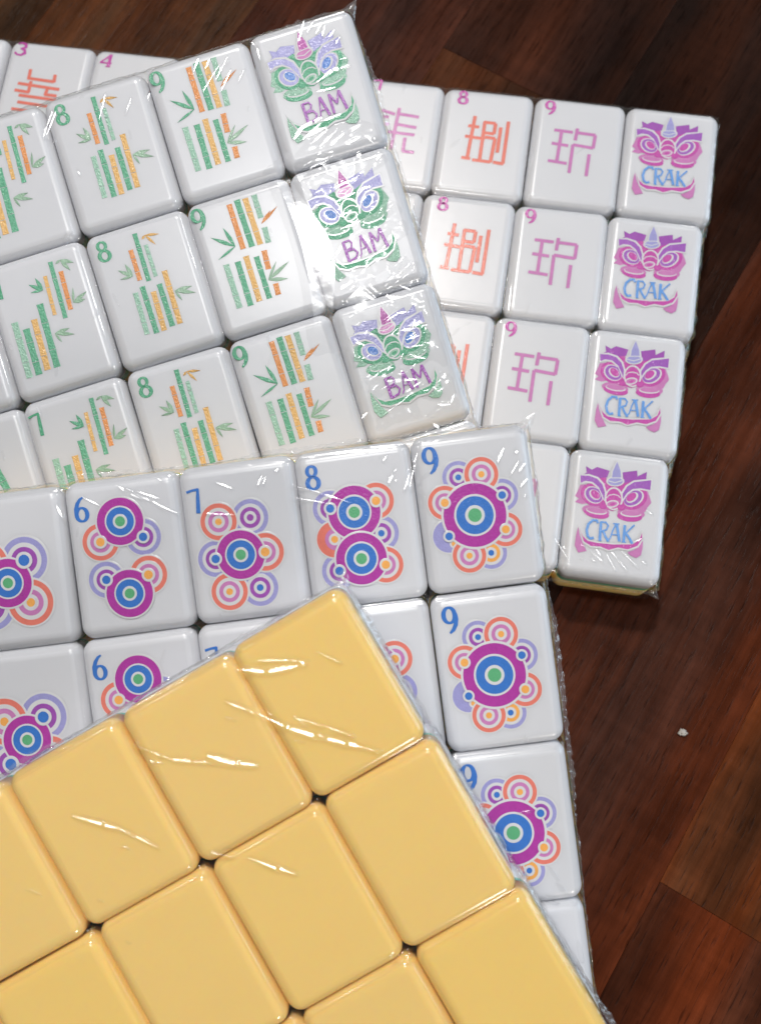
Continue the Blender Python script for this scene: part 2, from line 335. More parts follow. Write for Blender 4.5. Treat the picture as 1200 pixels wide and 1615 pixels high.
MASK = [['f','pink',[-9.74,3.23,-9.28,4.31,-8.84,5.89,-7.69,6.19,-6.72,1.93,-7.98,1.48,-9.64,1.8,-8.84,2.67]],
 ['f','pink',[4.67,5.99,6.05,6.6,6.81,4.93,7.17,3.89,6.42,2.69,6.0,1.55,4.59,1.35,3.87,3.42]],
 ['f','face',[-4.99,8.08,-3.46,8.57,-2.5,6.91,-1.15,6.55,0.37,7.17,0.84,9.03,2.94,9.05,1.73,6.68,0.72,3.53,1.4,1.98,-1.1,0.76,-3.63,1.22,-3.15,2.98,-3.21,4.89,-4.08,6.97]],
 ['f','brow2',[-8.68,8.12,-7.72,8.94,-8.0,10.43,-6.62,9.79,-5.51,10.58,-2.68,10.06,-3.05,8.49,-4.97,7.89,-6.59,8.27]],
 ['f','brow2',[0.22,10.05,3.42,10.91,3.6,9.55,5.58,10.88,5.58,9.14,2.87,8.43,0.86,7.52,0.48,8.7]],
 ['f','pink',[-1.79,0.22,-1.97,-0.18,-2.43,-0.52,-3.12,-0.78,-3.98,-0.93,-4.93,-0.95,-5.87,-0.85,-6.71,-0.63,-7.37,-0.32,-7.78,0.06,-7.9,0.47,-7.73,0.87,-7.27,1.21,-6.58,1.47,-5.71,1.62,-4.76,1.64,-3.82,1.54,-2.98,1.32,-2.33,1.0,-1.92,0.62]],
 ['f','face',[-1.82,-0.45,-1.99,-0.79,-2.43,-1.07,-3.08,-1.27,-3.89,-1.37,-4.77,-1.36,-5.64,-1.24,-6.41,-1.01,-7.02,-0.71,-7.39,-0.37,-7.5,-0.01,-7.32,0.33,-6.89,0.62,-6.24,0.82,-5.43,0.92,-4.54,0.91,-3.67,0.78,-2.9,0.56,-2.3,0.26,-1.92,-0.09]],
 ['f','white',[-2.33,0.21,-2.46,-0.04,-2.82,-0.25,-3.36,-0.41,-4.03,-0.49,-4.76,-0.5,-5.5,-0.43,-6.15,-0.29,-6.67,-0.09,-6.99,0.15,-7.09,0.41,-6.96,0.65,-6.61,0.87,-6.07,1.02,-5.4,1.11,-4.66,1.12,-3.92,1.05,-3.27,0.91,-2.75,0.7,-2.43,0.46]],
 ['f','pink',[-2.55,0.35,-2.67,0.16,-2.99,-0.01,-3.48,-0.14,-4.09,-0.2,-4.77,-0.21,-5.44,-0.15,-6.04,-0.03,-6.51,0.13,-6.81,0.33,-6.9,0.53,-6.78,0.73,-6.46,0.9,-5.97,1.02,-5.36,1.09,-4.68,1.09,-4.01,1.03,-3.41,0.91,-2.94,0.75,-2.64,0.56]],
 ['f','pink',[5.99,0.94,5.84,0.53,5.4,0.16,4.73,-0.15,3.88,-0.36,2.93,-0.45,1.99,-0.42,1.14,-0.26,0.47,0.0,0.04,0.35,-0.11,0.75,0.04,1.15,0.47,1.53,1.15,1.84,2.0,2.05,2.95,2.14,3.89,2.11,4.74,1.95,5.41,1.68,5.84,1.33]],
 ['f','face',[5.47,0.13,5.33,-0.24,4.93,-0.58,4.31,-0.86,3.53,-1.05,2.67,-1.14,1.81,-1.11,1.04,-0.97,0.42,-0.72,0.02,-0.4,-0.11,-0.04,0.02,0.33,0.42,0.67,1.04,0.96,1.82,1.15,2.68,1.23,3.55,1.2,4.32,1.06,4.94,0.81,5.33,0.5]],
 ['f','white',[5.25,0.86,5.14,0.6,4.81,0.35,4.29,0.14,3.63,-0.02,2.9,-0.11,2.16,-0.12,1.5,-0.05,0.97,0.09,0.62,0.29,0.5,0.54,0.61,0.8,0.94,1.04,1.46,1.26,2.12,1.42,2.85,1.51,3.59,1.52,4.26,1.45,4.79,1.3,5.13,1.1]],
 ['f','pink',[5.11,0.99,5.01,0.78,4.71,0.58,4.23,0.41,3.63,0.27,2.96,0.2,2.29,0.18,1.68,0.23,1.2,0.34,0.88,0.5,0.77,0.7,0.87,0.9,1.17,1.1,1.65,1.28,2.25,1.41,2.92,1.49,3.59,1.5,4.2,1.45,4.69,1.34,5.0,1.18]],
 ['f','face',[-3.2,2.59,-3.68,1.97,-4.36,1.55,-5.18,1.37,-6.06,1.44,-6.9,1.76,-7.63,2.3,-8.18,3.01,-8.5,3.81,-8.54,4.63,-8.31,5.39,-7.83,6.01,-7.14,6.43,-6.32,6.62,-5.44,6.54,-4.59,6.22,-3.86,5.67,-3.31,4.96,-3.0,4.16,-2.96,3.34]],
 ['f','white',[-3.66,2.84,-4.03,2.37,-4.56,2.06,-5.2,1.93,-5.88,1.99,-6.54,2.25,-7.12,2.67,-7.56,3.22,-7.81,3.84,-7.85,4.47,-7.68,5.04,-7.31,5.52,-6.77,5.83,-6.13,5.96,-5.45,5.9,-4.78,5.64,-4.21,5.21,-3.77,4.67,-3.52,4.05,-3.49,3.42]],
 ['f','eye1',[-3.74,2.96,-4.07,2.54,-4.54,2.27,-5.12,2.16,-5.74,2.22,-6.34,2.46,-6.86,2.84,-7.26,3.33,-7.5,3.88,-7.54,4.45,-7.39,4.96,-7.06,5.37,-6.58,5.65,-6.0,5.76,-5.38,5.7,-4.78,5.46,-4.26,5.08,-3.86,4.58,-3.63,4.03,-3.59,3.47]],
 ['f','white',[-4.2,3.22,-4.44,2.97,-4.77,2.83,-5.17,2.81,-5.59,2.91,-5.99,3.11,-6.34,3.41,-6.59,3.77,-6.73,4.15,-6.74,4.52,-6.62,4.85,-6.39,5.09,-6.05,5.24,-5.65,5.26,-5.23,5.16,-4.83,4.95,-4.48,4.66,-4.23,4.3,-4.09,3.91,-4.08,3.54]],
 ['f','eye2',[-4.34,3.31,-4.55,3.13,-4.83,3.05,-5.16,3.07,-5.51,3.2,-5.84,3.41,-6.11,3.69,-6.31,4.01,-6.41,4.34,-6.4,4.64,-6.29,4.9,-6.08,5.07,-5.79,5.15,-5.46,5.13,-5.12,5.01,-4.79,4.79,-4.51,4.52,-4.32,4.2,-4.22,3.87,-4.23,3.56]],
 ['f','face',[5.88,6.27,6.17,5.59,6.18,4.78,5.93,3.93,5.42,3.12,4.72,2.42,3.89,1.91,3.01,1.63,2.17,1.62,1.44,1.86,0.91,2.35,0.62,3.03,0.6,3.84,0.85,4.69,1.36,5.51,2.06,6.21,2.89,6.72,3.78,7.0,4.62,7.02,5.35,6.76]],
 ['f','white',[5.19,5.93,5.41,5.4,5.41,4.77,5.2,4.1,4.79,3.46,4.23,2.9,3.57,2.49,2.87,2.27,2.21,2.24,1.64,2.43,1.23,2.81,1.0,3.33,1.0,3.96,1.21,4.63,1.61,5.28,2.17,5.83,2.84,6.24,3.54,6.47,4.2,6.49,4.77,6.31]],
 ['f','eye1',[4.86,5.83,5.05,5.36,5.04,4.79,4.84,4.19,4.47,3.61,3.95,3.11,3.35,2.73,2.72,2.52,2.11,2.48,1.6,2.64,1.24,2.97,1.04,3.44,1.05,4.0,1.24,4.6,1.62,5.19,2.14,5.69,2.74,6.07,3.38,6.29,3.98,6.32,4.49,6.16]],
 ['f','white',[4.03,5.61,4.18,5.31,4.2,4.93,4.09,4.51,3.86,4.09,3.53,3.71,3.13,3.41,2.71,3.21,2.3,3.14,1.94,3.21,1.67,3.4,1.52,3.7,1.5,4.08,1.61,4.5,1.84,4.93,2.17,5.31,2.57,5.61,3.0,5.81,3.41,5.87,3.76,5.81]],
 ['f','eye2',[3.6,5.54,3.73,5.3,3.76,4.99,3.68,4.64,3.5,4.28,3.24,3.95,2.92,3.68,2.58,3.5,2.24,3.42,1.95,3.45,1.73,3.59,1.59,3.83,1.57,4.13,1.65,4.48,1.83,4.84,2.09,5.17,2.41,5.44,2.75,5.63,3.08,5.71,3.38,5.68]],
 ['f','white',[-9.36,8.22,-7.16,8.69,-5.0,8.22,-3.6,6.89,-2.88,4.94,-2.84,2.48,-3.72,3.45,-4.72,5.5,-6.27,6.52,-7.72,6.51,-9.03,5.94]],
 ['f','brow',[-9.08,8.14,-7.12,8.33,-5.23,7.85,-3.92,6.66,-3.19,4.89,-3.2,2.97,-3.86,4.25,-4.76,5.83,-6.18,6.86,-7.77,6.92,-8.83,6.3]],
 ['f','white',[0.45,3.08,0.29,5.24,1.21,7.15,2.86,8.54,7.02,9.48,6.99,6.37,4.63,6.48,2.96,6.08,1.88,5.06,0.99,3.43]],
 ['f','brow',[0.72,3.53,0.64,5.15,1.49,6.92,2.95,8.17,6.74,9.11,6.7,6.69,4.6,6.81,2.8,6.42,1.65,5.3,1.06,4.12]],
 ['f','white',[0.89,3.96,0.87,3.11,0.66,2.32,0.27,1.67,-0.25,1.21,-0.86,0.99,-1.49,1.03,-2.09,1.33,-2.6,1.86,-2.96,2.57,-3.14,3.39,-3.13,4.24,-2.92,5.03,-2.53,5.69,-2.01,6.16,-1.39,6.38,-0.76,6.33,-0.16,6.03,0.35,5.49,0.71,4.78]],
 ['f','face',[0.53,3.91,0.52,3.16,0.34,2.47,0.01,1.89,-0.43,1.49,-0.94,1.3,-1.48,1.34,-1.99,1.61,-2.42,2.08,-2.72,2.71,-2.88,3.43,-2.87,4.17,-2.7,4.87,-2.37,5.45,-1.93,5.86,-1.41,6.05,-0.87,6.0,-0.36,5.73,0.07,5.26,0.37,4.63]],
 ['l','white',0.26,[-2.82,3.57,-2.24,4.34,-1.22,4.67,-0.29,4.53,0.28,4.01]],
 ['f','white',[0.07,2.84,0.06,2.54,-0.09,2.23,-0.36,1.94,-0.74,1.7,-1.18,1.52,-1.64,1.43,-2.08,1.44,-2.45,1.54,-2.71,1.73,-2.85,1.98,-2.85,2.28,-2.7,2.59,-2.42,2.88,-2.05,3.12,-1.6,3.3,-1.14,3.39,-0.7,3.38,-0.33,3.28,-0.07,3.09]],
 ['f','pink',[-0.23,2.75,-0.24,2.54,-0.37,2.31,-0.59,2.1,-0.89,1.92,-1.24,1.78,-1.61,1.71,-1.95,1.7,-2.24,1.77,-2.45,1.89,-2.55,2.07,-2.54,2.28,-2.42,2.51,-2.19,2.72,-1.89,2.9,-1.54,3.04,-1.18,3.11,-0.83,3.12,-0.54,3.05,-0.34,2.92]],
 ['f','face',[-0.6,2.56,-0.61,2.44,-0.68,2.31,-0.8,2.19,-0.97,2.09,-1.17,2.01,-1.38,1.97,-1.57,1.97,-1.74,2.0,-1.85,2.08,-1.91,2.18,-1.91,2.31,-1.84,2.43,-1.71,2.56,-1.54,2.66,-1.34,2.74,-1.14,2.78,-0.94,2.78,-0.78,2.74,-0.66,2.67]],
 ['f','face',[-2.45,1.72,-2.47,1.51,-2.58,1.31,-2.76,1.14,-2.99,1.02,-3.26,0.95,-3.53,0.94,-3.79,1.0,-4.0,1.11,-4.14,1.28,-4.2,1.47,-4.18,1.67,-4.07,1.87,-3.89,2.04,-3.66,2.17,-3.39,2.24,-3.12,2.24,-2.86,2.19,-2.65,2.07,-2.51,1.91]],
 ['f','face',[1.55,2.01,1.53,1.78,1.42,1.57,1.24,1.39,1.01,1.26,0.74,1.19,0.47,1.18,0.21,1.25,0.01,1.37,-0.14,1.55,-0.2,1.76,-0.18,1.98,-0.08,2.19,0.1,2.38,0.34,2.51,0.61,2.58,0.88,2.59,1.13,2.52,1.34,2.39,1.49,2.22]],
 ['f','white',[0.8,8.06,0.74,7.66,0.49,7.27,0.07,6.93,-0.48,6.68,-1.09,6.53,-1.72,6.5,-2.31,6.6,-2.78,6.82,-3.1,7.12,-3.24,7.5,-3.18,7.9,-2.93,8.28,-2.51,8.62,-1.96,8.88,-1.34,9.03,-0.71,9.06,-0.13,8.96,0.35,8.74,0.67,8.43]],
 ['f','horn2',[0.5,7.94,0.45,7.62,0.23,7.32,-0.13,7.05,-0.59,6.84,-1.11,6.72,-1.65,6.69,-2.14,6.77,-2.54,6.93,-2.81,7.17,-2.92,7.46,-2.87,7.77,-2.65,8.08,-2.3,8.35,-1.83,8.55,-1.31,8.68,-0.77,8.7,-0.28,8.63,0.12,8.47,0.39,8.23]],
 ['l','white',0.24,[-2.78,7.64,-1.23,7.42,0.32,8.13]],
 ['f','white',[-1.25,12.89,0.05,10.44,0.35,8.63,-2.24,8.27,-2.33,9.97]],
 ['f','horn',[-1.21,12.48,-0.2,10.27,0.02,8.78,-2.05,8.49,-2.02,10.01]],
 ['f','pink',[-8.33,-3.86,-8.61,-5.39,-8.71,-8.09,-7.78,-9.7,-5.95,-9.09,-7.04,-7.32,-7.88,-5.56]],
 ['f','pink',[5.93,-4.13,6.16,-6.51,5.9,-8.42,4.94,-9.2,3.61,-8.8,2.9,-8.18,4.5,-7.34,5.55,-6.07]],
 ['f','white',[-8.56,-3.36,-7.24,-5.47,-5.97,-6.41,-4.0,-6.62,-0.37,-6.51,3.72,-5.92,5.04,-4.85,5.78,-2.54,6.24,-4.63,5.22,-6.78,3.13,-7.88,0.8,-7.81,-1.2,-8.58,-3.06,-8.09,-5.25,-8.27,-7.04,-7.32]],
 ['f','face',[-8.27,-3.86,-7.22,-5.68,-5.94,-6.68,-3.97,-6.88,-0.34,-6.77,3.8,-6.18,5.19,-5.05,5.69,-3.23,5.92,-4.54,5.01,-6.46,2.89,-7.57,0.76,-7.42,-1.23,-8.26,-3.1,-7.73,-5.16,-7.88,-6.81,-7.07]]]
WORD = {'CRAK':[[0.58,-4.16,-2.46,-4.36,-1.87,-5.27,-1.89,-6.16,-2.88,-6.43,-4.27,-6.13,-5.58,-5.47,-6.18,-4.72,-5.86],
 [0.63,-3.48,-2.02,-3.36,-6.26],
 [0.42,-3.55,-2.08,-2.38,-2.02,-1.8,-2.67,-2.09,-3.66,-3.25,-4.25],
 [0.52,-2.74,-4.18,-2.18,-5.29,-1.43,-6.31],
 [0.26,-3.64,-6.3,-2.94,-6.31],
 [0.31,-0.17,-2.03,-0.67,-3.46,-1.13,-5.41,-1.82,-6.31],
 [0.63,-0.04,-1.96,0.38,-3.58,0.93,-5.97],
 [0.26,-0.87,-4.62,0.6,-4.51],
 [0.26,-0.81,-2.07,0.61,-1.98],
 [0.63,1.79,-2.08,1.86,-5.95],
 [0.37,3.9,-1.78,2.92,-2.95,1.99,-4.1],
 [0.58,2.18,-3.91,3.12,-5.07,3.79,-6.1],
 [0.26,1.45,-6.01,2.38,-5.98]],'BAM':[[0.63,-4.59,-2.17,-4.41,-6.41],
 [0.42,-4.66,-2.24,-3.28,-2.15,-2.87,-2.82,-3.2,-3.68,-4.46,-4.15],
 [0.47,-4.46,-4.15,-2.82,-4.16,-2.29,-5.03,-2.76,-5.96,-4.41,-6.41],
 [0.31,-0.83,-1.86,-1.19,-3.53,-1.51,-5.46,-1.96,-6.19],
 [0.63,-0.79,-1.8,-0.26,-3.67,0.3,-5.95],
 [0.26,-1.39,-4.64,-0.05,-4.5],
 [0.58,1.24,-1.78,1.26,-5.93],
 [0.42,1.24,-1.78,2.38,-4.1],
 [0.42,3.36,-1.59,2.38,-4.1],
 [0.63,3.36,-1.59,4.09,-5.74]]}
RIDGE = {0:[[0.5,0.6,[-0.136,-0.02,-0.135,-0.033],-26.49,-111.2,-24.65,-113.63,-22.54,-116.27],
 [0.3,0.3,[-0.125,-0.086],-20.38,-112.22,-19.27,-112.86],
 [0.3,0.3,[-0.135,-0.084],-18.19,-113.25,-14.83,-115.7],
 [0.3,0.3,[-0.163,-0.035],-14.56,-113.26,-12.1,-117.17],
 [0.3,0.3,[-0.157,-0.07],-14.15,-112.14,-9.56,-116.8],
 [0.3,0.3,[-0.156,-0.088],-11.57,-112.04,-7.07,-115.92],
 [0.3,0.3,[-0.123,-0.097],-17.74,-115.05,-16.64,-115.69],
 [0.3,0.4,[-0.128,-0.137],-6.73,-114.01,-5.39,-114.62],
 [0.3,0.4,[-0.177,-0.096],-6.79,-102.2,-5.13,-103.32],
 [0.25,0.3,[-0.159,-0.027],-16.99,-112.27,-14.83,-115.7],
 [0.25,0.3,[0.019,-0.16],-8.91,-110.05,-6.95,-108.97],
 [0.3,0.4,[-0.099,-0.112],-20.04,-115.38,-19.23,-115.66]],1:[[0.3,0.35,[-0.045,-0.12],-12.04,-4.32,-9.7,-0.69],
 [0.25,0.3,[-0.07,-0.109],-9.88,-3.08,-7.99,-1.35],
 [0.3,0.3,[-0.071,-0.108],-8.21,-3.88,-6.04,-2.1],
 [0.25,0.25,[-0.031,-0.124],-7.12,-4.77,-5.81,-2.72],
 [0.3,0.3,[-0.075,-0.102],-5.95,-5.4,-4.25,-4.3],
 [0.3,0.3,[-0.057,-0.109],-4.96,-7.08,-3.51,-5.89],
 [0.3,0.3,[-0.105,-0.041],-5.57,-10.43,-3.42,-10.56],
 [0.55,0.7,[-0.05,-0.048,-0.069,-0.028],-18.75,-23.25,-16.57,-21.47,-11.97,-20.72],
 [0.4,0.4,[-0.055,-0.041],-17.33,-23.97,-12.28,-21.72],
 [0.35,0.4,[-0.063,-0.028],-16.68,-23.62,-10.93,-22.68],
 [0.35,0.4,[-0.051,-0.042],-15.49,-25.09,-11.41,-23.35],
 [0.35,0.4,[-0.044,-0.048],-14.22,-26.3,-9.74,-24.14],
 [0.35,0.4,[-0.043,-0.049],-12.14,-26.67,-8.39,-25.1],
 [0.35,0.4,[-0.046,-0.046],-10.3,-27.79,-5.38,-26.86],
 [0.5,0.6,[-0.079,-0.063,-0.097,-0.046],-10.85,-13.43,-7.17,-12.12,-3.34,-12.08],
 [0.35,0.4,[-0.09,-0.026],-11.7,-15.34,-7.41,-15.59],
 [0.35,0.4,[-0.07,-0.034],-12.2,-21.47,-7.75,-21.21],
 [0.25,0.4,[-0.015,-0.119],-20.79,-5.69,-20.53,-3.04],
 [0.25,0.3,[-0.054,0.114],-21.4,-1.4,-20.71,-2.71],
 [0.3,0.3,[-0.111,-0.043,-0.112,-0.049],-33.95,-8.43,-30.96,-5.8,-28.77,-4.02],
 [0.3,0.35,[-0.11,-0.066],-32.08,-4.09,-30.43,-2.28],
 [0.3,0.3,[-0.097,-0.06],-30.44,-9.52,-26.82,-5.72],
 [0.35,0.5,[-0.12,-0.027],-28.22,-4.47,-26.79,-3.82],
 [0.3,0.35,[-0.09,-0.068],-26.33,-8.61,-24.32,-6.5],
 [0.25,0.3,[-0.11,-0.072],-34.96,-4.56,-32.64,-1.45],
 [0.25,0.25,[-0.104,-0.063],-30.76,-6.96,-26.81,-2.99],
 [0.3,0.35,[-0.155,-0.037,-0.154,-0.048],-56.06,-7.57,-54.19,-4.59,-53.08,-2.75],
 [0.35,0.35,[-0.143,-0.03],-50.61,-8.17,-48.36,-5.31],
 [0.45,0.4,[-0.186,-0.004],-68.2,-7.64,-64.71,-2.97],
 [0.4,0.35,[-0.184,0.0],-67.29,-7.37,-63.95,-3.2],
 [0.3,0.4,[-0.127,-0.058],-45.18,-6.57,-44.35,-5.19],
 [0.2,0.3,[0.121,0.105],-63.27,-16.29,-63.12,-17.16],
 [0.4,0.5,[-0.029,-0.03],-14.22,-35.3,-8.55,-34.6],
 [0.4,0.5,[-0.019,-0.027],-14.56,-38.2,-9.96,-37.44],
 [0.4,0.5,[-0.012,-0.022],-15.47,-41.19,-10.41,-40.71],
 [0.4,0.4,[-0.005,-0.022],-15.15,-43.75,-10.13,-43.39],
 [0.4,0.6,[-0.026,-0.053],-8.56,-31.05,-6.36,-30.1],
 [0.4,0.5,[0.003,-0.041,-0.027,-0.038],-9.69,-38.34,-8.24,-37.16,-6.09,-37.27],
 [0.35,0.4,[-0.0,-0.014],-18.34,-47.95,-16.26,-51.87],
 [0.45,0.6,[-0.015,-0.05,0.035,-0.045],-9.97,-58.99,-9.52,-60.22,-7.24,-60.78],
 [0.4,0.5,[0.002,-0.06],-6.77,-58.34,-4.83,-60.02],
 [0.4,0.5,[0.062,-0.013,0.046,-0.049],-11.38,-64.55,-8.68,-63.74,-6.12,-64.26],
 [0.4,0.4,[0.059,-0.049],-9.5,-67.31,-5.61,-67.96],
 [0.35,0.4,[0.072,-0.039],-8.78,-69.44,-6.06,-69.46],
 [0.35,0.4,[0.07,-0.052],-9.24,-70.94,-5.35,-71.59],
 [0.35,0.4,[0.059,-0.073],-8.77,-72.99,-5.93,-74.41],
 [0.3,0.4,[0.088,-0.05],-12.2,-77.12,-8.64,-77.94],
 [0.3,0.4,[0.106,-0.003],-10.09,-79.13,-8.29,-78.59],
 [0.35,0.4,[0.1,-0.079,0.113,0.061],-6.41,-84.07,-3.92,-84.83,-2.57,-83.07],
 [0.3,0.4,[0.094,0.057],-22.22,-82.24,-20.59,-81.37],
 [0.4,0.5,[0.054,-0.038],-18.91,-66.88,-17.07,-67.99],
 [0.4,0.6,[0.028,-0.133],-8.3,-87.58,-7.6,-88.89]],2:[[0.4,0.4,[0.089,0.137,0.099,0.12],-23.65,-9.05,-22.51,-5.82,-21.31,-3.08],
 [0.3,0.3,[0.182,0.064],-4.66,-9.35,-2.64,-6.72],
 [0.3,0.4,[0.183,-0.038],-3.16,-5.21,-2.53,-4.93],
 [0.3,0.3,[0.193,0.035],-3.03,-8.84,-1.52,-7.35],
 [0.3,0.3,[0.202,0.033],-3.05,-11.73,-1.41,-10.25],
 [0.3,0.4,[0.21,0.023],-2.58,-13.72,-2.18,-13.41],
 [0.2,0.25,[0.161,0.083],-6.72,-6.67,-5.17,-3.98],
 [0.4,0.45,[0.158,-0.033,0.155,-0.061],-45.1,-6.04,-40.25,-8.06,-35.02,-10.6],
 [0.25,0.4,[0.167,-0.022],-45.16,-8.35,-38.24,-10.41],
 [0.4,0.4,[0.106,0.127,0.106,0.114],-24.82,-9.61,-23.13,-6.36,-21.44,-3.11],
 [0.35,0.5,[0.115,0.091],-28.1,-3.63,-27.15,-2.6],
 [0.3,0.3,[0.102,0.124],-27.49,-7.87,-26.6,-6.37],
 [0.3,0.35,[0.122,0.097],-26.31,-5.94,-25.77,-5.32],
 [0.3,0.4,[0.126,0.102],-26.32,-7.79,-25.78,-7.17],
 [0.3,0.4,[0.138,0.004],-31.24,-1.14,-30.3,-1.03],
 [0.35,0.5,[0.207,0.023],-78.37,-1.76,-76.91,-2.96],
 [0.3,0.3,[0.202,0.032,0.202,0.014],-76.83,-2.37,-72.35,-5.37,-67.88,-8.37],
 [0.3,0.3,[0.197,0.057],-76.19,-3.66,-71.61,-5.87],
 [0.25,0.3,[0.194,0.055],-75.28,-2.97,-70.71,-5.18],
 [0.25,0.3,[0.199,0.037],-71.66,-6.27,-67.86,-8.18],
 [0.35,0.4,[0.171,0.004],-59.94,-3.35,-56.91,-4.96],
 [0.3,0.35,[0.18,0.059],-62.31,-9.1,-56.76,-10.02],
 [0.3,0.3,[0.02,0.16],-52.09,-5.18,-51.04,-3.3],
 [0.25,0.3,[0.014,0.159],-51.07,-5.11,-50.24,-3.41],
 [0.4,0.5,[0.231,-0.085],-90.42,-3.83,-89.54,-6.37],
 [0.3,0.4,[0.187,0.025],-70.99,-1.11,-69.87,-1.86],
 [0.3,0.4,[0.12,0.093],-48.55,-2.82,-47.71,-2.53],
 [0.25,0.3,[0.221,0.057],-85.42,-2.86,-82.43,-4.87],
 [0.35,0.4,[0.148,-0.16],-6.89,-83.62,-5.48,-85.84],
 [0.35,0.4,[0.224,-0.16],-5.94,-86.8,-4.16,-88.72],
 [0.35,0.4,[0.317,-0.16],-7.91,-88.93,-6.04,-90.19],
 [0.35,0.5,[-0.061,-0.16],-3.33,-98.0,-2.97,-101.78],
 [0.3,0.4,[0.02,-0.16],-4.38,-100.92,-3.93,-102.68]],3:[[0.4,1.1,[0.285,0.027,0.272,0.076],-22.56,-3.63,-17.88,-6.68,-11.89,-8.7],
 [0.45,1.1,[0.307,-0.053,0.302,-0.097,0.314,-0.079,0.317,-0.098],-26.97,-7.53,-23.97,-11.03,-19.34,-17.26,-15.28,-21.37,-8.12,-28.14],
 [0.35,0.6,[0.251,-0.16],-17.87,-15.96,-17.04,-18.22],
 [0.35,0.6,[0.281,-0.16],-16.35,-19.51,-15.28,-21.37],
 [0.45,1.3,[0.347,-0.02,0.347,0.008],-34.31,-14.04,-31.08,-17.13,-27.82,-19.54],
 [0.25,0.6,[0.277,0.024],-18.56,-4.15,-11.04,-8.47],
 [0.2,0.5,[0.304,-0.098],-18.26,-15.38,-10.56,-23.71],
 [0.15,0.6,[0.25,-0.113],-9.19,-7.75,-6.37,-11.51],
 [0.2,0.9,[0.408,0.035,0.404,-0.073],-59.68,-11.37,-53.66,-17.44,-49.7,-23.39],
 [0.35,0.8,[0.408,-0.006],-42.21,-28.71,-39.36,-31.07],
 [0.15,0.9,[0.4,-0.1],-37.11,-32.67,-31.35,-39.1],
 [0.25,0.7,[0.354,-0.018,0.348,0.046],-44.75,-5.71,-39.77,-11.72,-29.13,-18.86]]}
TILE_W, TILE_H, TILE_T = 22.3, 29.6, 17.0

# ------------------------------------------------------------------ table top
GA = math.radians(59.0)                      # direction of the wood grain
table = bpy.data.objects.new('table_top', None); col.objects.link(table)
table['kind'] = 'structure'; table['label'] = 'dark oiled butcher-block wooden table top'
BANDS = [-254, -204, -154, -104, -52, -4.0, 47, 97.5, 148, 198, 248]
CUTS = {3: [-150, 60], 4: [119.6], 5: [-120], 6: [-190], 7: [-41.0], 8: [-150, 90], 2: [20], 1: [-60], 0: [100], 9: [0]}
TONE = {(4, 0): (.042, .0170, .0080), (4, 1): (.025, .0100, .0070), (5, 0): (.019, .0074, .0047), (5, 1): (.016, .0064, .0042), (6, 0): (.100, .032, .0150), (6, 1): (.056, .0190, .0115),
        (7, 0): (.070, .0210, .0105), (7, 1): (.098, .0330, .0135), (8, 0): (.090, .030, .0115), (8, 1): (.088, .030, .0120), (3, 2): (.034, .0125, .0085), (2, 1): (.060, .024, .0100), (3, 1): (.050, .019, .011)}
def stave(q0, q1, g0, g1, tone):
    e = 0.03
    hx, hy, t = (g1 - g0) / 2 - e, (q1 - q0) / 2 - e, 22.0
    c = 0.06
    v = []
    for z, i in ((-t, 0), (-c, 0), (0, c)):
        v += [(-(hx - i), -(hy - i), z), (hx - i, -(hy - i), z), (hx - i, hy - i, z), (-(hx - i), hy - i, z)]
    f = [(3, 2, 1, 0), (8, 9, 10, 11)]
    for a in (0, 4):
        for k in range(4): f.append((a + k, a + (k + 1) % 4, a + 4 + (k + 1) % 4, a + 4 + k))
    o = mesh_obj('wood_stave', [(p[0] * MM, p[1] * MM, p[2] * MM) for p in v], f, ['oiled_wood'], table, smooth=False)
    g, q = (g0 + g1) / 2, (q0 + q1) / 2
    o.location = ((g * math.cos(GA) + q * math.sin(GA)) * MM, (g * math.sin(GA) - q * math.cos(GA)) * MM, 0)
    o.rotation_euler = (0, 0, GA)
    o.color = tone + (1,)
for k in range(len(BANDS) - 1):
    cuts = [-330] + CUTS[k] + [330]
    for j in range(len(cuts) - 1):
        base = TONE.get((k, j), (.04 + .015 * random.random(), .016 + .006 * random.random(), .009))
        stave(BANDS[k], BANDS[k + 1], cuts[j], cuts[j + 1], base)
o = mesh_obj('joint_bed', [(x * MM, y * MM, -21 * MM + z * MM) for z in (-6, 19.6) for x, y in ((-300, -300), (300, -300), (300, 300), (-300, 300))],
             [(3, 2, 1, 0), (4, 5, 6, 7), (0, 1, 5, 4), (1, 2, 6, 5), (2, 3, 7, 6), (3, 0, 4, 7)], ['joint_glue'], table, smooth=False)

# ------------------------------------------------------------------ tiles
def rrect(hw, hh, r, seg=6):
    p = []
    for cx, cy, a0 in ((hw - r, hh - r, 0), (-hw + r, hh - r, 90), (-hw + r, -hh + r, 180), (hw - r, -hh + r, 270)):
        for k in range(seg + 1):
            a = math.radians(a0 + 90 * k / seg); p.append((cx + r * math.cos(a), cy + r * math.sin(a)))
    return p

